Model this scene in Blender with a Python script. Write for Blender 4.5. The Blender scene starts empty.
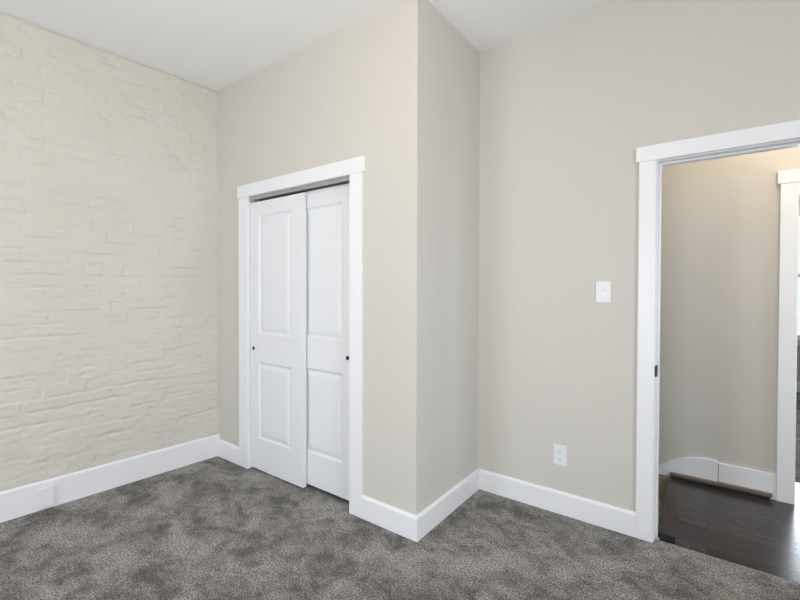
import bpy, bmesh, math
import numpy as np
from mathutils import Vector, Matrix

# ------------------------------------------------------------------ camera, sky, lights, exposure
SC = bpy.context.scene
COL = SC.collection
H = 2.8734                       # ceiling height
EYE = 1.32
yaw, pitch, roll = .6357, -.0129, .0026
cam = bpy.data.cameras.new('camera')
cam.sensor_fit = 'HORIZONTAL'; cam.sensor_width = 36
cam.lens = 36 * 420.77 / 800
cam.shift_y = -5.4854 / 800
cam.clip_start = .05
co = bpy.data.objects.new('camera', cam); COL.objects.link(co)
fwd = Vector((-math.sin(yaw), math.cos(yaw), 0)); rgt = Vector((math.cos(yaw), math.sin(yaw), 0)); up = Vector((0, 0, 1))
f2 = fwd * math.cos(pitch) + up * math.sin(pitch); u2 = up * math.cos(pitch) - fwd * math.sin(pitch)
r3 = rgt * math.cos(roll) + u2 * math.sin(roll); u3 = u2 * math.cos(roll) - rgt * math.sin(roll)
m = Matrix((r3, u3, -f2)).transposed().to_4x4(); m.translation = Vector((0, 0, EYE))
co.matrix_world = m
SC.camera = co

w = bpy.data.worlds.new('sky'); SC.world = w; w.use_nodes = True
w.node_tree.nodes['Background'].inputs[0].default_value = (.86, .93, 1, 1)
w.node_tree.nodes['Background'].inputs[1].default_value = 1.1

SC.view_settings.view_transform = 'Standard'
SC.view_settings.look = 'None'
SC.view_settings.gamma = 1
SC.view_settings.use_curve_mapping = False
SC.view_settings.exposure = -0.02

def area(name, loc, rot, sx, sy, power, col, spread=180):
    l = bpy.data.lights.new(name, 'AREA'); l.shape = 'RECTANGLE'; l.size = sx; l.size_y = sy
    l.energy = power; l.color = col; l.spread = math.radians(spread)
    o = bpy.data.objects.new(name, l); COL.objects.link(o); o.location = loc; o.rotation_euler = rot
    return o
R90 = math.pi / 2
DAY = (.84, .92, 1.0)
WARM = (1, .80, .56)
UPFILL = (.97, .98, 1.0)  # tint of the added upward fill
SOUTH = -1.9                      # inside face of the window wall behind the camera
RIGHT = 1.75
RWY = .45                          # centre of the window added on the right for its light
# daylight at the two windows behind the camera (heads towards +y) and fill at an added window on the right (heads towards -x);
# each has a sky part and an added upward part that brightens the ceiling
UPT = math.radians(38); DNT = math.radians(24)
for wx in (-2.15, -.25):
    area('daylight_front', (wx, SOUTH - .17, 1.32), (R90 - DNT, 0, 0), .95, 2.0, 25, DAY)
    area('ceiling_fill_front', (wx, SOUTH - .30, 1.05), (R90 + UPT, 0, 0), .95, 1.4, 22, UPFILL)
area('side_fill_right', (RIGHT + .17, RWY, 1.32), (R90 - DNT, 0, R90), .95, 2.0, 48, DAY)  # added to brighten the closet's side face
area('ceiling_fill_right', (RIGHT + .30, RWY, 1.05), (R90 + UPT, 0, R90), .95, 1.4, 38, UPFILL)
area('hall_fill', (2.67, 3.1, 1.5), (R90 - DNT, 0, R90), .6, 1.5, 52, DAY)  # added to brighten the lower hall wall
# the fill at the hall's added end window is above; next the far room's window (heads towards -y)
area('daylight_far', (1.3, 7.62, 1.5), (-R90, 0, 0), 1.0, 1.6, 90, DAY)

# ------------------------------------------------------------------ helpers
def mesh_obj(name, bm, mat, parent=None, smooth=False, bevel=0, kind=None, label=None, cat=None, group=None):
    me = bpy.data.meshes.new(name); bmesh.ops.recalc_face_normals(bm, faces=bm.faces)
    bm.to_mesh(me); bm.free()
    me.materials.append(mat)
    if smooth:
        for p in me.polygons: p.use_smooth = True
    o = bpy.data.objects.new(name, me); COL.objects.link(o)
    if parent: o.parent = parent
    if bevel:
        b = o.modifiers.new('bevel', 'BEVEL'); b.width = bevel; b.segments = 2; b.limit_method = 'ANGLE'
        b.harden_normals = False
    tag(o, kind, label, cat, group)
    return o
def tag(o, kind=None, label=None, cat=None, group=None):
    if kind: o['kind'] = kind
    if label: o['label'] = label
    if cat: o['category'] = cat
    if group: o['group'] = group
    return o
def empty(name, loc=(0, 0, 0), **k):
    o = bpy.data.objects.new(name, None); COL.objects.link(o); o.location = loc; o.empty_display_size = .1
    return tag(o, **k)
def box(bm, x0, x1, y0, y1, z0, z1):
    v = [bm.verts.new((x, y, z)) for x in (x0, x1) for y in (y0, y1) for z in (z0, z1)]
    for f in ((0, 1, 3, 2), (4, 6, 7, 5), (0, 4, 5, 1), (2, 3, 7, 6), (0, 2, 6, 4), (1, 5, 7, 3)):
        bm.faces.new([v[i] for i in f])
def boxes(*bs):
    bm = bmesh.new()
    for b in bs: box(bm, *b)
    return bm
def prism(bm, pts, axis, a, b):
    """pts: outline in the two other axes; axis 'x' -> (y,z), 'y' -> (x,z)"""
    def P(p, t): return (t, p[0], p[1]) if axis == 'x' else (p[0], t, p[1])
    A = [bm.verts.new(P(p, a)) for p in pts]; B = [bm.verts.new(P(p, b)) for p in pts]
    bm.faces.new(A); bm.faces.new(B[::-1]); n = len(pts)
    for i in range(n): bm.faces.new((A[i], A[(i + 1) % n], B[(i + 1) % n], B[i]))
def disc(bm, c, n, r0, _r, d0, _d, seg=20):
    """lathe ring stack around axis n (unit Vector) from c: lists of radius & depth"""
    n = Vector(n); t = n.orthogonal().normalized(); b = n.cross(t); c = Vector(c)
    rings = []
    for r, d in zip(r0, d0):
        rings.append([bm.verts.new(c + n * d + (t * math.cos(2 * math.pi * i / seg) + b * math.sin(2 * math.pi * i / seg)) * r) for i in range(seg)])
    for A, B in zip(rings, rings[1:]):
        for i in range(seg): bm.faces.new((A[i], A[(i + 1) % seg], B[(i + 1) % seg], B[i]))
    bm.faces.new(rings[0][::-1]); bm.faces.new(rings[-1])

# ------------------------------------------------------------------ materials
def material(name):
    M = bpy.data.materials.new(name); M.use_nodes = True
    nt = M.node_tree; return M, nt, nt.nodes['Principled BSDF']
def node(nt, t, **kw):
    n = nt.nodes.new(t)
    for k, v in kw.items():
        if k in n.inputs: n.inputs[k].default_value = v
        else: setattr(n, k, v)
    return n
def plain(name, col, rough=.5, metal=0, bump=0, scale=200, spec=.5):
    M, nt, p = material(name)
    p.inputs['Base Color'].default_value = (*col, 1); p.inputs['Roughness'].default_value = rough
    p.inputs['Metallic'].default_value = metal; p.inputs['Specular IOR Level'].default_value = spec
    if bump:
        tc = node(nt, 'ShaderNodeTexCoord'); nz = node(nt, 'ShaderNodeTexNoise', Scale=scale, Detail=4.0)
        b = node(nt, 'ShaderNodeBump', Strength=bump, Distance=.002)
        nt.links.new(tc.outputs['Object'], nz.inputs['Vector']); nt.links.new(nz.outputs['Fac'], b.inputs['Height'])
        nt.links.new(b.outputs['Normal'], p.inputs['Normal'])
    return M
WALLC = (.60, .579, .541)
m_wall = plain('greige wall paint', WALLC, .75, bump=.15, scale=160, spec=.3)
m_ceil = plain('ceiling paint', (.89, .885, .88), .9, bump=.1, scale=90, spec=.2)
m_trim = plain('white semi-gloss trim paint', (.81, .82, .85), .32, bump=.06, scale=40)
m_door = plain('white door paint', (.765, .78, .815), .38, bump=.05, scale=60)
m_black = plain('black metal', (.012, .012, .013), .45, 0)
m_metal = plain('aluminium track', (.55, .55, .56), .4, .9)
m_plastic = plain('white plastic', (.77, .785, .80), .4)
m_slot = plain('dark slot', (.05, .05, .05), .6)
m_shoe = plain('taupe stained wood', (.165, .125, .10), .45, bump=.3, scale=30)
m_tread = plain('stair tread wood', (.42, .36, .30), .55, bump=.3, scale=20)
m_glass_M, _nt, _p = material('window glass')
m_glass = m_glass_M
_t = node(_nt, 'ShaderNodeBsdfTransparent'); _g = node(_nt, 'ShaderNodeBsdfGlossy', Roughness=.02); _mx = node(_nt, 'ShaderNodeMixShader')
_fr = node(_nt, 'ShaderNodeFresnel', IOR=1.45)
_nt.links.new(_fr.outputs[0], _mx.inputs[0]); _nt.links.new(_t.outputs[0], _mx.inputs[1]); _nt.links.new(_g.outputs[0], _mx.inputs[2])
_nt.links.new(_mx.outputs[0], _nt.nodes['Material Output'].inputs[0])

def brick_paint():
    M, nt, p = material('painted brick')
    L = nt.links.new
    tc = node(nt, 'ShaderNodeTexCoord')
    n1 = node(nt, 'ShaderNodeTexNoise', Scale=1.7, Detail=3.0); n2 = node(nt, 'ShaderNodeTexNoise', Scale=45.0, Detail=6.0, Roughness=.6)
    L(tc.outputs['Object'], n1.inputs['Vector']); L(tc.outputs['Object'], n2.inputs['Vector'])
    r = node(nt, 'ShaderNodeValToRGB'); e = r.color_ramp.elements
    e[0].position = .3; e[0].color = (.610, .588, .532, 1); e[1].position = .7; e[1].color = (.650, .628, .578, 1)
    L(n1.outputs['Fac'], r.inputs['Fac']); L(r.outputs['Color'], p.inputs['Base Color'])
    p.inputs['Roughness'].default_value = .6; p.inputs['Specular IOR Level'].default_value = .35
    b = node(nt, 'ShaderNodeBump', Strength=.35, Distance=.004)
    L(n2.outputs['Fac'], b.inputs['Height']); L(b.outputs['Normal'], p.inputs['Normal'])
    return M
m_brick = brick_paint()

def carpet(name, dark, light):
    M, nt, p = material(name); L = nt.links.new
    tc = node(nt, 'ShaderNodeTexCoord')
    # brushed pile patches
    warp = node(nt, 'ShaderNodeTexNoise', Scale=5.0, Detail=5.0)
    L(tc.outputs['Object'], warp.inputs['Vector'])
    add = node(nt, 'ShaderNodeVectorMath', operation='MULTIPLY_ADD'); add.inputs[1].default_value = (.22, .22, 0)
    L(warp.outputs['Color'], add.inputs[0]); L(tc.outputs['Object'], add.inputs[2])
    mp = node(nt, 'ShaderNodeMapping'); mp.inputs['Rotation'].default_value = (0, 0, .7); mp.inputs['Scale'].default_value = (1, 1.5, 1)
    L(add.outputs[0], mp.inputs['Vector'])
    pa = node(nt, 'ShaderNodeTexNoise', Scale=3.4, Detail=9.0, Roughness=.72, Distortion=.35); L(mp.outputs[0], pa.inputs['Vector'])
    pb = node(nt, 'ShaderNodeTexNoise', Scale=9.0, Detail=6.0, Roughness=.7, Distortion=.8); L(tc.outputs['Object'], pb.inputs['Vector'])
    pn = node(nt, 'ShaderNodeMix', data_type='FLOAT'); pn.inputs[0].default_value = .36
    L(pa.outputs['Fac'], pn.inputs[2]); L(pb.outputs['Fac'], pn.inputs[3])
    r1 = node(nt, 'ShaderNodeValToRGB'); e = r1.color_ramp.elements
    e[0].position = .42; e[0].color = (*dark, 1); e[1].position = .57; e[1].color = (*light, 1)
    L(pn.outputs[0], r1.inputs['Fac'])
    # tufts
    v = node(nt, 'ShaderNodeTexNoise', Scale=130.0, Detail=3.0, Roughness=.9)
    L(tc.outputs['Object'], v.inputs['Vector'])
    r2 = node(nt, 'ShaderNodeValToRGB'); e = r2.color_ramp.elements
    e[0].position = .40; e[0].color = (.06, .06, .06, 1); e[1].position = .60; e[1].color = (2.25, 2.25, 2.25, 1)
    L(v.outputs['Fac'], r2.inputs['Fac'])
    mx = node(nt, 'ShaderNodeMix', data_type='RGBA', blend_type='MULTIPLY'); mx.inputs[0].default_value = 1
    L(r1.outputs['Color'], mx.inputs[6]); L(r2.outputs['Color'], mx.inputs[7]); L(mx.outputs[2], p.inputs['Base Color'])
    p.inputs['Roughness'].default_value = 1; p.inputs['Specular IOR Level'].default_value = .05
    p.inputs['Sheen Weight'].default_value = .15; p.inputs['Sheen Roughness'].default_value = .6
    b1 = node(nt, 'ShaderNodeBump', Strength=.9, Distance=.008); L(v.outputs['Fac'], b1.inputs['Height'])
    b2 = node(nt, 'ShaderNodeBump', Strength=.6, Distance=.03); L(pn.outputs[0], b2.inputs['Height'])
    L(b2.outputs['Normal'], b1.inputs['Normal']); L(b1.outputs['Normal'], p.inputs['Normal'])
    return M
m_carpet = carpet('grey plush carpet', (.098, .092, .086), (.282, .270, .256))

def planks():
    M, nt, p = material('dark plank floor'); L = nt.links.new
    tc = node(nt, 'ShaderNodeTexCoord')
    br = node(nt, 'ShaderNodeTexBrick', Scale=1.0); br.offset = .37; br.squash = 1
    br.inputs['Color1'].default_value = (.046, .041, .044, 1); br.inputs['Color2'].default_value = (.018, .015, .016, 1)
    br.inputs['Mortar'].default_value = (.008, .006, .006, 1)
    br.inputs['Mortar Size'].default_value = .0022; br.inputs['Brick Width'].default_value = 1.1; br.inputs['Row Height'].default_value = .19
    L(tc.outputs['Object'], br.inputs['Vector'])
    mp = node(nt, 'ShaderNodeMapping'); mp.inputs['Scale'].default_value = (3, 40, 3)
    g = node(nt, 'ShaderNodeTexNoise', Scale=1.0, Detail=5.0, Roughness=.6)
    L(tc.outputs['Object'], mp.inputs['Vector']); L(mp.outputs[0], g.inputs['Vector'])
    r = node(nt, 'ShaderNodeValToRGB'); e = r.color_ramp.elements
    e[0].position = .3; e[0].color = (.6, .58, .56, 1); e[1].position = .7; e[1].color = (1.4, 1.32, 1.28, 1)
    L(g.outputs['Fac'], r.inputs['Fac'])
    mx = node(nt, 'ShaderNodeMix', data_type='RGBA', blend_type='MULTIPLY'); mx.inputs[0].default_value = 1
    L(br.outputs['Color'], mx.inputs[6]); L(r.outputs['Color'], mx.inputs[7]); L(mx.outputs[2], p.inputs['Base Color'])
    p.inputs['Roughness'].default_value = .25; p.inputs['Specular IOR Level'].default_value = .4
    b = node(nt, 'ShaderNodeBump', Strength=.25, Distance=.002); L(g.outputs['Fac'], b.inputs['Height']); L(b.outputs['Normal'], p.inputs['Normal'])
    return M
m_planks = planks()

# ------------------------------------------------------------------ key planes
XB, TB, YC = -3.1355, .0678, 1.8235        # brick wall passes (XB,YC), its direction leans by TB
XS, YB = -1.2360, 2.5541                   # closet side face, back wall face
WT = .12                                   # partition thickness
HY = 3.53                                  # hall far wall face
HW = .40                                   # hall far wall thickness (masonry)
BH, BT = .130, .018                        # baseboard
FAR = 7.442
DX0, DX1, DZ = -.228, .54, 1.985           # bedroom doorway
FX0, FX1, FZ = .432, 1.22, 1.975            # far doorway

# ------------------------------------------------------------------ structure
S = 'structure'
mesh_obj('floor', boxes((-3.6, RIGHT + .1, SOUTH - .1, YB + .03, -.1, 0), (-3.6, XS - .1, YB + .03, YB + WT, -.1, 0)), m_carpet, kind=S,
         label='grey plush bedroom carpet with brushed darker and lighter patches', cat='carpet')
mesh_obj('ceiling', boxes((-3.7, RIGHT + .2, SOUTH - .2, HY + HW, H, H + .1)), m_ceil, kind=S, label='flat white bedroom ceiling', cat='ceiling')

# painted brick wall: real relief of courses and lumpy joints
def brick_wall():
    y0, y1, st = -.35, 1.9, .0075          # wall-local length axis s runs along the wall, seen part is dense
    ca = 1 / math.sqrt(1 + TB * TB); d = Vector((TB * ca, ca, 0)); nrm = Vector((ca, -TB * ca, 0))
    ss = np.arange((y0 - YC) / ca, .12, st); zz = np.arange(0, H + .02, st)
    Sg, Zg = np.meshgrid(ss, zz, indexing='ij')
    rng = np.random.default_rng(5)
    def vnoise(u, v, seed):
        r = np.random.default_rng(seed); T = r.random((257, 257))
        i = np.floor(u).astype(int); j = np.floor(v).astype(int); a = u - i; b = v - j
        a = a * a * (3 - 2 * a); b = b * b * (3 - 2 * b); i %= 256; j %= 256
        return (T[i, j] * (1 - a) + T[i + 1, j] * a) * (1 - b) + (T[i, j + 1] * (1 - a) + T[i + 1, j + 1] * a) * b
    wob = (vnoise(Sg * 3 + 40, Zg * 3, 1) - .5) * .018 + (vnoise(Sg * 12 + 40, Zg * 12, 2) - .5) * .008
    CH, CL = .0735, .212
    zc = (Zg + wob) / CH; row = np.floor(zc).astype(int); fz = zc - row
    sc = (Sg + 20 + wob * 1.3) / CL + (row % 2) * .5 + vnoise(row * 1.0 + .5, row * 0.0, 9) * .25
    coli = np.floor(sc).astype(int); fs = sc - coli
    dz = np.minimum(fz, 1 - fz) * CH; ds = np.minimum(fs, 1 - fs) * CL
    per = np.random.default_rng(7).random((97, 89)); lump = per[row % 97, coli % 89]
    strength = np.clip((vnoise(Sg * 4.2 + 60, Zg * 7.5, 3) - .25) * 2.6, 0.15, 1)     # joints are filled with paint in places
    stz = np.clip((vnoise(Sg * 11 + 80, Zg * 16, 4) - .34) * 3.2, 0.10, 1)
    gz = np.exp(-(dz / .0048) ** 2) * strength * stz; gs = np.exp(-(ds / .0048) ** 2) * strength * stz * .55
    h = -.0094 * np.maximum(gz, gs) + (lump - .5) * .0056
    h += (vnoise(Sg * 9 + 90, Zg * 22, 11) - .5) * .0022 + (vnoise(Sg * 40 + 90, Zg * 55, 12) - .5) * .0020 + (vnoise(Sg * 1.5 + 90, Zg * 1.5, 13) - .5) * .006
    drip = np.minimum(vnoise(Sg * 14 + 30, Zg * 40, 15) + .03, 1); h -= .0035 * np.clip((drip - .84) * 9, 0, 1); drip = vnoise(Sg * 26 + 90, Zg * 30, 14); h -= .004 * np.clip((drip - .86) * 9, 0, 1)
    h -= .012 * np.clip((Zg - (H - .012)) / .012, 0, 1) * (.4 + vnoise(Sg * 8 + 60, Zg * 0 + .5, 21))
    n, mth = Sg.shape
    base = np.array((XB, YC, 0.0))
    P = base + Sg[..., None] * np.array(d) + h[..., None] * np.array(nrm); P[..., 2] = Zg
    verts = P.reshape(-1, 3)
    idx = np.arange(n * mth).reshape(n, mth)
    q = np.stack([idx[:-1, :-1], idx[1:, :-1], idx[1:, 1:], idx[:-1, 1:]], -1).reshape(-1, 4)
    # plain remainder of the wall and its thickness
    V = verts.tolist(); F = q.tolist()
    def add_box(s0, s1, t0, t1, z0, z1):
        k = len(V)
        for s in (s0, s1):
            for t in (t0, t1):
                for z in (z0, z1):
                    pt = Vector((XB, YC, 0)) + d * s + nrm * t; V.append((pt.x, pt.y, z))
        for f in ((0, 1, 3, 2), (4, 6, 7, 5), (0, 4, 5, 1), (2, 3, 7, 6), (0, 2, 6, 4), (1, 5, 7, 3)): F.append([k + i for i in f])
    add_box((SOUTH - .15 - YC) / ca, ss[0] + .001, -.2, 0, 0, H + .02)
    add_box(ss[0], 1.0, -.2, -.03, 0, H + .02)
    me = bpy.data.meshes.new('wall_left'); me.from_pydata(V, [], F); me.update(); me.materials.append(m_brick)
    o = bpy.data.objects.new('wall_left', me); COL.objects.link(o)
    for p in me.polygons[:len(q)]: p.use_smooth = True
    tag(o, S, 'old brick wall painted cream with lumpy mortar courses', 'wall')
brick_wall()
CA = 1 / math.sqrt(1 + TB * TB)
def brick_x(y): return XB + TB * (y - YC)

# closet front wall with opening
CX0, CX1, CZ = -2.725, -1.685, 1.995
mesh_obj('wall_closet_front', boxes((-3.3, CX0, YC, YC + WT, 0, H), (CX1, XS, YC, YC + WT, 0, H), (CX0, CX1, YC, YC + WT, CZ, H)), m_wall, kind=S,
         label='greige wall around the sliding closet doors', cat='wall')
mesh_obj('wall_closet_side', boxes((XS - WT, XS, YC + WT, YB, 0, H)), m_wall, kind=S, label='narrow greige wall between the closet corner and the back wall', cat='wall')
mesh_obj('wall_back', boxes((-3.4, DX0 - .02, YB, YB + WT, 0, H), (DX1 + .02, RIGHT + .4, YB, YB + WT, 0, H), (DX0 - .02, DX1 + .02, YB, YB + WT, DZ + .02, H)), m_wall, kind=S,
         label='greige back wall with switch, outlet and open doorway', cat='wall')
mesh_obj('wall_right', boxes((RIGHT, RIGHT + .15, SOUTH - .15, RWY - .475, 0, H), (RIGHT, RIGHT + .15, RWY + .475, YB, 0, H), (RIGHT, RIGHT + .15, RWY - .475, RWY + .475, 0, .34), (RIGHT, RIGHT + .15, RWY - .475, RWY + .475, 2.38, H)), m_wall, kind=S)
WN = [(-2.625, -1.675), (-.725, .225)]
mesh_obj('wall_front', boxes((-3.6, WN[0][0], SOUTH - .15, SOUTH, 0, H), (WN[0][1], WN[1][0], SOUTH - .15, SOUTH, 0, H), (WN[1][1], RIGHT, SOUTH - .15, SOUTH, 0, H),
         *[(a, b, SOUTH - .15, SOUTH, 0, .34) for a, b in WN], *[(a, b, SOUTH - .15, SOUTH, 2.38, H) for a, b in WN]), m_wall, kind=S)

def window(n, x0, x1, z0, z1, yin, yout, s, label=None, at=None, turn=0):
    """double-hung window in a wall whose room face is yin and outer face yout; s=+1 when the room lies towards +y"""
    root = empty('window_%d' % n, ((x0 + x1) / 2, yin, z0), kind=S, label=label, cat='window' if label else None)
    if at: root.location = at; root.rotation_euler = (0, 0, turn)
    cx = (x0 + x1) / 2
    def B(*bs): return boxes(*[(a - cx, b - cx, min(c, d) - yin, max(c, d) - yin, e - z0, f - z0) for a, b, c, d, e, f in bs])
    t = yin + s * .02
    mesh_obj('window_casing', B((x0 - .09, x0, yin, t, z0, z1), (x1, x1 + .09, yin, t, z0, z1), (x0 - .11, x1 + .11, yin, yin + s * .025, z1, z1 + .1),
             (x0 - .09, x1 + .09, yin, t, z0 - .09, z0 - .022)), m_trim, root, bevel=.002)
    mesh_obj('window_sill', B((x0 - .11, x1 + .11, yout + s * .05, yin + s * .05, z0 - .022, z0)), m_trim, root, bevel=.004)
    ym = yin - s * .06; zm = (z0 + z1) / 2
    for za, zb, yy in ((z0, zm + .02, ym), (zm - .02, z1, ym - s * .035)):
        y2 = yy - s * .03
        sh = mesh_obj('sash', B((x0, x0 + .045, yy, y2, za, zb), (x1 - .045, x1, yy, y2, za, zb), (x0 + .045, x1 - .045, yy, y2, za, za + .05), (x0 + .045, x1 - .045, yy, y2, zb - .04, zb)), m_trim, root, bevel=.002)
        yg = yy - s * .015
        mesh_obj('pane', B((x0 + .045, x1 - .045, yg, yg - s * .004, za + .05, zb - .04)), m_glass, sh)
for i, (a, b) in enumerate(WN): window(i + 1, a, b, .34, 2.38, SOUTH, SOUTH - .15, 1)

window(4, -.475, .475, .34, 2.38, 0, -.15, 1, at=(RIGHT, RWY, .34), turn=R90)  # window added on the unseen right wall to light the closet side

window(5, -.3, .3, .75, 2.25, 0, -.1, 1, at=(2.5, 3.1, .75), turn=R90)  # window added at the unseen hall end to brighten the hall
CI0, CI1 = -2.712, -1.700                # closet casing's inner edges

# baseboards ---------------------------------------------------
def bb_profile(h=BH, t=BT): return [(0, 0), (t, 0), (t, h - .012), (t * .45, h), (0, h)]
def baseboard(name, axis, a, b, face, sgn, h=BH, label=None):
    """runs along axis between a and b on the wall plane 'face', sticking out towards sgn"""
    bm = bmesh.new(); pts = [(face + sgn * p, z) for p, z in bb_profile(h)]
    prism(bm, pts, 'x' if axis == 'x' else 'y', a, b)
    return mesh_obj(name, bm, m_trim, kind=S, label=label, cat='baseboard' if label else None)
# brick wall board is taller and follows the leaning wall
bm = bmesh.new(); prism(bm, [(p + .006, z) for p, z in bb_profile(.171, .016)], 'y', -3.75, .0)
o = mesh_obj('baseboard_left', bm, m_trim, kind=S, label='tall white baseboard along the painted brick wall', cat='baseboard')
o.matrix_world = Matrix.Translation((XB, YC, 0)) @ Matrix.Rotation(-math.atan(TB), 4, 'Z')
baseboard('baseboard_closet_left', 'x', XB + .015, -2.825, YC, -1, label='short white baseboard between the brick wall and closet casing')
baseboard('baseboard_closet_right', 'x', CI1 + .089, XS + BT, YC, -1, label='white baseboard between the closet casing and outer corner')
bm = bmesh.new(); prism(bm, [(XS + p, z) for p, z in bb_profile()], 'y', YC, YB)
mesh_obj('baseboard_closet_side', bm, m_trim, kind=S, label='white baseboard on the narrow side of the closet', cat='baseboard')
baseboard('baseboard_back', 'x', XS + BT, DX0 - .08, YB, -1, label='white baseboard under the wall outlet', )
baseboard('baseboard_back_right', 'x', DX1 + .08, RIGHT, YB, -1)
bm = bmesh.new(); prism(bm, [(RIGHT - p, z) for p, z in bb_profile()], 'y', SOUTH, YB - BT)
mesh_obj('baseboard_right', bm, m_trim, kind=S)
baseboard('baseboard_front', 'x', -3.36, RIGHT - BT, SOUTH, 1)

# closet casing + lining
bm = boxes((CI0 - .112, CI0, YC - .019, YC, 0, 1.988), (CI1, CI1 + .090, YC - .019, YC, 0, 1.988))
box(bm, CI0 - .124, CI1 + .106, YC - .022, YC, 1.988, 2.077)
mesh_obj('trim_1', bm, m_trim, bevel=.0015, kind=S, label='white casing around the sliding closet doors', cat='door casing')
mesh_obj('trim_2', boxes((CX0, CI0 - .004, YC, YC + WT, 0, CZ - .006), (CI1 + .004, CX1, YC, YC + WT, 0, CZ - .006), (CX0, CX1, YC, YC + WT, CZ - .006, CZ)), m_trim, kind=S,
         label='white jamb lining the closet opening', cat='door jamb')

# bedroom doorway: casing, jamb and stop
def doorway(nc, nj, x0, x1, z, yf, yb, hl, cw=.083, stop=True, both=True, labels=(None, None)):
    bm = bmesh.new()
    for (f, s) in ((yf, -1), (yb, 1)):
        if s == 1 and not both: continue
        a, b = sorted((f, f + s * .02)); c, d = sorted((f, f + s * .024))
        box(bm, x0 - cw, x0 - .005, a, b, 0, z + .005); box(bm, x1 + .005, x1 + cw, a, b, 0, z + .005)
        box(bm, x0 - cw - .014, x1 + cw + .014, c, d, z + .005, z + .083)
    mesh_obj(nc, bm, m_trim, bevel=.0015, kind=S, label=labels[0], cat='door casing' if labels[0] else None)
    bm = bmesh.new(); r = 0
    box(bm, x0 - .02, x0 - r, yf, yb, 0, z + r); box(bm, x1 + r, x1 + .02, yf, yb, 0, z + r); box(bm, x0 - .02, x1 + .02, yf, yb, z + r, z + .02)
    if stop:
        y0, y1 = yf + .045, yf + .085
        box(bm, x0 - r, x0 + .010, y0, y1, 0, z + r); box(bm, x1 - .009, x1 + r, y0, y1, 0, z + r); box(bm, x0 + .009, x1 - .009, y0, y1, z - .009, z + r)
    return mesh_obj(nj, bm, m_trim, bevel=.001, kind=S, label=labels[1], cat='door jamb' if labels[1] else None)
jamb = doorway('trim_3', 'trim_4', DX0 + .003, DX1, DZ, YB, YB + WT, 1, labels=('white casing around the open bedroom doorway', 'white jamb of the bedroom doorway with a black strike plate'))
mesh_obj('strike_plate', boxes((DX0 - .003, DX0 + .0065, YB - .003, YB + .044, .866, .924)), m_black, jamb, bevel=.001, label='black metal strike plate')
doorway('trim_5', 'trim_6', FX0, FX1, FZ, HY, HY + HW, 1, cw=.088, stop=False, labels=('white casing around the doorway across the hall', 'white jamb of the doorway across the hall'))

# ------------------------------------------------------------------ hall
SX = -.211                                # stair edge
mesh_obj('hall_floor', boxes((SX + .075, 2.6, YB + .03, HY + HW, -.1, 0), (SX, SX + .075, YB + .115, HY, -.1, 0.0)), m_planks, kind=S,
         label='dark stained wood plank floor of the hall', cat='wood floor')
m_nose = m_planks.copy(); m_nose.name = 'dark nosing board'
for nd in m_nose.node_tree.nodes:
    if nd.bl_idname == 'ShaderNodeBump': nd.inputs['Strength'].default_value = .05
    if nd.bl_idname == 'ShaderNodeTexBrick':
        nd.inputs['Color1'].default_value = (.050, .034, .029, 1); nd.inputs['Color2'].default_value = (.050, .034, .029, 1)
        nd.inputs['Row Height'].default_value = 9; nd.inputs['Brick Width'].default_value = 9
    if nd.bl_idname == 'ShaderNodeMapping': nd.inputs['Scale'].default_value = (40, 3, 3)
mesh_obj('trim_7', boxes((SX - .012, SX + .072, YB + .205, HY - .002, -.028, .002)), m_nose, bevel=.006, kind=S, label='dark wooden nosing board along the stair edge', cat='stair nosing')
mesh_obj('trim_8', boxes((-1.6, SX + .073, YB + .118, YB + .204, -.03, .001)), m_planks, bevel=.003, kind=S, label='dark board at the foot of the bedroom doorway', cat='threshold board')
# stair flight going down to the left
bm = bmesh.new()
for k in range(5):
    x1 = SX - k * .26; z = -.19 * (k + 1)
    box(bm, x1 - .27, x1 - .0, YB + .13, HY, z - .03, z)
    box(bm, x1 - .27, x1 - .25, YB + .13, HY, z - .19, z - .03)
box(bm, SX - .01, SX + .01, YB + .13, HY, -.19, -.028)
box(bm, -1.6, SX - .012, HY - .012, HY, -1.3, -.003)
mesh_obj('stair_floor', bm, m_tread, kind=S, label='brown stair treads going down beside the hall', cat='stairs')
mesh_obj('wall_hall_far', boxes((-1.7, FX0 - .02, HY, HY + HW, -1.6, H), (FX1 + .02, 2.6, HY, HY + HW, 0, H), (FX0 - .02, FX1 + .02, HY, HY + HW, FZ + .02, H)), m_wall, kind=S,
         label='greige hall wall seen through the open doorway', cat='wall')
mesh_obj('wall_hall_ends', boxes((-1.7, -1.6, YB + WT, HY, -1.6, H), (2.5, 2.6, YB + WT, 2.8, 0, H), (2.5, 2.6, 3.4, HY, 0, H), (2.5, 2.6, 2.8, 3.4, 0, .75), (2.5, 2.6, 2.8, 3.4, 2.25, H)), m_wall, kind=S)
mesh_obj('wall_stair', boxes((-1.6, SX, YB + .09, YB + .13, -1.6, -.03)), m_wall, kind=S)
# curved skirt board beside the stair and straight board beyond its joint
top = [(.052, .171), (.02, .176), (-.019, .1765), (-.060, .172), (-.103, .163), (-.150, .147), (-.189, .129), (-.231, .106), (-.272, .076), (-.33, .03), (-.42, -.05), (-1.2, -.62)]
bot = [(-1.2, -.70), (-.42, -.13), (-.34, -.02), (-.29, -.001), (.052, -.001)]
def skirt(pts, y0, y1):
    b = bmesh.new(); prism(b, pts, 'y', y0, y1); return b
mesh_obj('baseboard_hall_curved', skirt(top + bot, HY - .014, HY), m_trim, bevel=.003, kind=S, label='white curved-top skirt board beside the stair opening in the hall', cat='baseboard')
mesh_obj('baseboard_hall', boxes((.0545, FX0 - .088, HY - .015, HY, 0, .163)), m_trim, bevel=.003, kind=S, label='white hall baseboard between the curved skirt and door casing', cat='baseboard')
baseboard('baseboard_hall_right', 'x', FX1 + .1, 2.5, HY, -1)
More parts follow.
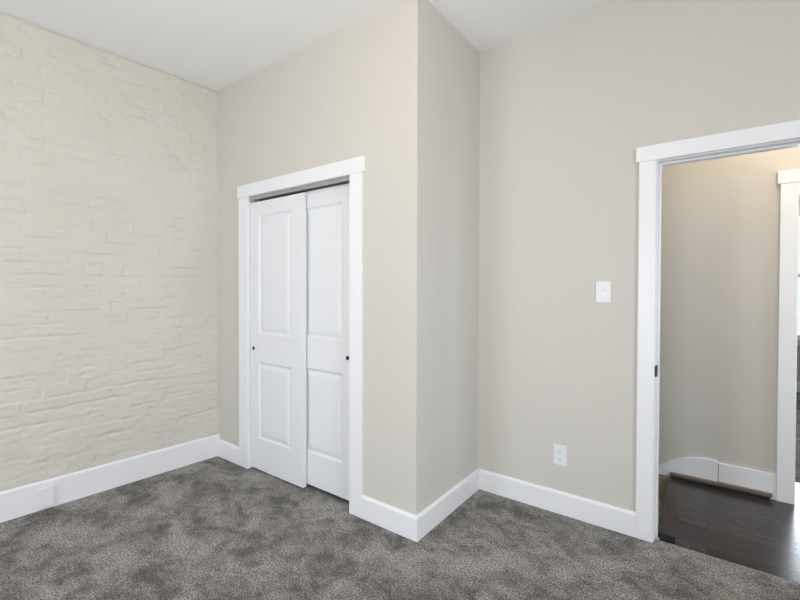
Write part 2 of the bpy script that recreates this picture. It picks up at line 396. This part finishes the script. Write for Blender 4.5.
mesh_obj('trim_9', boxes((SX - .004, .046, HY - .04, HY - .014, .016, .038)), m_shoe, bevel=.004, kind=S, label='brown wood strip under the curved skirt board', cat='wood strip')
mesh_obj('trim_10', boxes((.048, .325, HY - .042, HY - .015, .018, .042)), m_shoe, bevel=.004, kind=S, label='brown wood strip under the straight hall baseboard', cat='wood strip')
mesh_obj('gap_shade', boxes((SX - .002, .315, HY - .026, HY - .0155, 0, .0165)), m_black, kind=S, label='thin black strip standing in for shade under the brown wood strips', cat='dark strip')  # black box puts the gap's shade into colour

# far room across the hall
mesh_obj('far_room_floor', boxes((-.8, 3.2, HY + HW, FAR + .15, -.1, 0)), m_carpet, kind=S, label='grey carpet of the room across the hall', cat='carpet')
mesh_obj('far_room_ceiling', boxes((-.8, 3.2, HY + HW, FAR + .15, H, H + .1)), m_ceil, kind=S)
FW = (.80, 1.80, .69, 2.32)
mesh_obj('wall_far_room', boxes((-.8, FW[0], FAR, FAR + .15, 0, H), (FW[1], 3.2, FAR, FAR + .15, 0, H), (FW[0], FW[1], FAR, FAR + .15, 0, FW[2]), (FW[0], FW[1], FAR, FAR + .15, FW[3], H)), m_wall, kind=S,
         label='greige wall under the far room window', cat='wall')
mesh_obj('wall_far_room_sides', boxes((-.9, -.8, HY + HW, FAR + .15, 0, H), (3.2, 3.3, HY + HW, FAR + .15, 0, H)), m_wall, kind=S)
window(3, FW[0], FW[1], FW[2], FW[3], FAR, FAR + .15, -1, label='bright white window of the far room')
baseboard('baseboard_far', 'x', -.8, 3.2, FAR, -1, label='white baseboard under the far room window')

# ------------------------------------------------------------------ closet doors
def panel_door(name, x0, x1, z0, z1, y, th, panels, label, pull):
    """flat slab whose front (towards -y) carries moulded panels; panels = [(xa, xb, za, zb)] outer moulding lines"""
    root = empty(name, ((x0 + x1) / 2, y + th / 2, z0), kind=S, label=label, cat='closet door')
    cx = (x0 + x1) / 2; bm = bmesh.new()
    xa, xb = panels[0][0], panels[0][1]
    zs = [z0] + [v for p in sorted(panels, key=lambda p: p[2]) for v in (p[2], p[3])] + [z1]
    ca = {}
    def V(x, yy, z):
        k = (round(x, 5), round(yy, 5), round(z, 5))
        if k not in ca: ca[k] = bm.verts.new((x - cx, yy - (y + th / 2), z - z0))
        return ca[k]
    def quad(a, b, c, d): bm.faces.new([V(*q) for q in (a, b, c, d)])
    xs = [x0, xa, xb, x1]
    for i in range(3):
        for j in range(len(zs) - 1):
            if i == 1 and j % 2 == 1: continue
            quad((xs[i], y, zs[j]), (xs[i + 1], y, zs[j]), (xs[i + 1], y, zs[j + 1]), (xs[i], y, zs[j + 1]))
    for (a, b, c, d) in panels:
        prof = [(0, 0), (.005, .005), (.013, .009), (.020, .009), (.032, .005), (.044, .0025), (.048, .0015)]
        for (i0, d0), (i1, d1) in zip(prof, prof[1:]):
            o_ = [(a + i0, y + d0, c + i0), (b - i0, y + d0, c + i0), (b - i0, y + d0, d - i0), (a + i0, y + d0, d - i0)]
            n_ = [(a + i1, y + d1, c + i1), (b - i1, y + d1, c + i1), (b - i1, y + d1, d - i1), (a + i1, y + d1, d - i1)]
            for k in range(4): quad(o_[k], o_[(k + 1) % 4], n_[(k + 1) % 4], n_[k])
        quad(*n_)
    yb_ = y + th
    quad((x0, yb_, z0), (x1, yb_, z0), (x1, yb_, z1), (x0, yb_, z1))
    # sides follow the same subdivisions as the front
    for xx in (x0, x1):
        bm.faces.new([V(xx, y, z) for z in zs] + [V(xx, yb_, z1), V(xx, yb_, z0)])
    for zz in (z0, z1): bm.faces.new([V(x, y, zz) for x in xs] + [V(x1, yb_, zz), V(x0, yb_, zz)])
    mesh_obj('door_panel', bm, m_door, root)
    b = bmesh.new()
    disc(b, (pull[0] - cx, y - (y + th / 2), pull[1] - z0), (0, -1, 0), (.0135, .0135, .011, .0095), None, (-.004, .002, .002, .0006), None)
    mesh_obj('finger_pull', b, m_black, root, label='small round black finger pull')
    return root
PZ = [(.238, .792), (.996, 1.846)]
panel_door('door_1', -2.714, -2.137, .012, 1.945, YC + .010, .026, [(-2.618, -2.260, a, b) for a, b in PZ],
           'white two-panel sliding closet door in front, nearest the brick wall', (-2.680, .886))
panel_door('door_2', -2.300, -1.698, .030, 1.958, YC + .044, .028, [(-2.162, -1.818, a + .004, b + .006) for a, b in PZ],
           'white two-panel sliding closet door set behind the other, nearest the outer corner', (-1.772, .900))
t = empty('sliding_door_track', ((CI0 + CI1) / 2, YC + .05, CZ - .006), label='grey metal sliding door track above the closet doors', cat='door track')
hw = (CI1 - CI0) / 2
mesh_obj('top_rail', boxes((-hw, hw, -.042, .040, -.004, 0), (-hw, hw, -.046, -.043, -.026, 0), (-hw, hw, -.003, 0, -.020, -.004), (-hw, hw, .038, .041, -.022, 0)), m_metal, t)

# ------------------------------------------------------------------ wall plates
def plate(w_, h_, t_):
    b = boxes((-w_ / 2, w_ / 2, -t_, 0, -h_ / 2, h_ / 2)); return b
SWX, SWZ = -.479, 1.307
t = empty('light_switch', (SWX, YB, SWZ), label='white toggle light switch plate on the back wall left of the doorway', cat='light switch')
mesh_obj('cover_plate', plate(.076, .118, .006), m_plastic, t, bevel=.002)
mesh_obj('toggle', boxes((-.005, .005, -.018, -.005, -.004, .009)), m_plastic, t, bevel=.001)
mesh_obj('toggle_slot', boxes((-.0075, .0075, -.0068, -.0055, -.014, .014)), m_metal, t, label='greyish slot around the toggle')
for dz in (-.045, .045):
    b = bmesh.new(); disc(b, (0, -.006, dz), (0, -1, 0), (.0035, .0035, .0025), None, (-.001, .0008, .0014), None, 12); mesh_obj('screw', b, m_plastic, t)
t = empty('power_outlet', (-.705, YB, .343), label='white duplex power outlet low on the back wall above the baseboard', cat='power outlet')
mesh_obj('cover_plate', plate(.076, .118, .006), m_plastic, t, bevel=.002)
for dz in (-.0245, .0245):
    b = bmesh.new(); N = 24
    pts = []
    for i in range(N):
        a = 2 * math.pi * i / N; pts.append((.0165 * math.cos(a), dz + max(-.0135, min(.0135, .0175 * math.sin(a)))))
    prism(b, pts, 'y', -.0085, -.005)
    rc = mesh_obj('receptacle', b, m_plastic, t)
    mesh_obj('slots', boxes((-.0078, -.0050, -.0088, -.0080, dz - .001, dz + .009), (.0050, .0078, -.0088, -.0080, dz + .0005, dz + .008), (-.0022, .0022, -.0088, -.0080, dz - .010, dz - .006)), m_slot, rc, label='dark plug slots')
b = bmesh.new(); disc(b, (0, -.006, 0), (0, -1, 0), (.0035, .0035, .0025), None, (-.001, .0008, .0014), None, 12); mesh_obj('screw', b, m_plastic, t)

yq = .755
t = empty('blank_wall_plate', (brick_x(yq) + .0225, yq, .072), label='blank white cover plate set on the tall baseboard of the brick wall', cat='cover plate')
t.rotation_euler = (0, 0, -math.atan(TB) + R90)      # its local -y looks into the room
mesh_obj('cover_plate', plate(.078, .112, .012), m_trim, t, bevel=.002)
for dz in (-.04, .04):
    b = bmesh.new(); disc(b, (0, -.012, dz), (0, -1, 0), (.0032, .0032, .0022), None, (-.001, .0006, .001), None, 12); mesh_obj('screw', b, m_trim, t)

# ------------------------------------------------------------------ ceiling lamps
def ceiling_lamp(loc, power, col, label):
    t = empty('ceiling_lamp', loc, label=label, cat='ceiling lamp')
    b = bmesh.new(); disc(b, (0, 0, 0), (0, 0, -1), (.15, .16, .16, .145), None, (0, .005, .03, .035), None, 40); mesh_obj('base_ring', b, m_metal, t)
    g = bpy.data.materials.new('lamp glass'); g.use_nodes = True
    p = g.node_tree.nodes['Principled BSDF']; p.inputs['Base Color'].default_value = (.9, .88, .84, 1)
    p.inputs['Emission Color'].default_value = (*col, 1); p.inputs['Emission Strength'].default_value = 3
    rr = [.14 * math.cos(a * math.pi / 16) for a in range(0, 8)]; dd = [.035 + .06 * math.sin(a * math.pi / 16) for a in range(0, 8)]
    b = bmesh.new(); disc(b, (0, 0, 0), (0, 0, -1), rr, None, dd, None, 40); mesh_obj('shade', b, g, t, smooth=True)
    l = bpy.data.lights.new('bulb', 'POINT'); l.energy = power; l.color = col; l.shadow_soft_size = .12
    o = bpy.data.objects.new('bulb', l); COL.objects.link(o); o.parent = t; o.location = (0, 0, -.24)
ceiling_lamp((-.9, .3, H), 22, WARM, 'round flush ceiling lamp in the bedroom')
ceiling_lamp((.50, 3.05, H), 15, (1, .83, .60), 'round flush ceiling lamp in the hall')
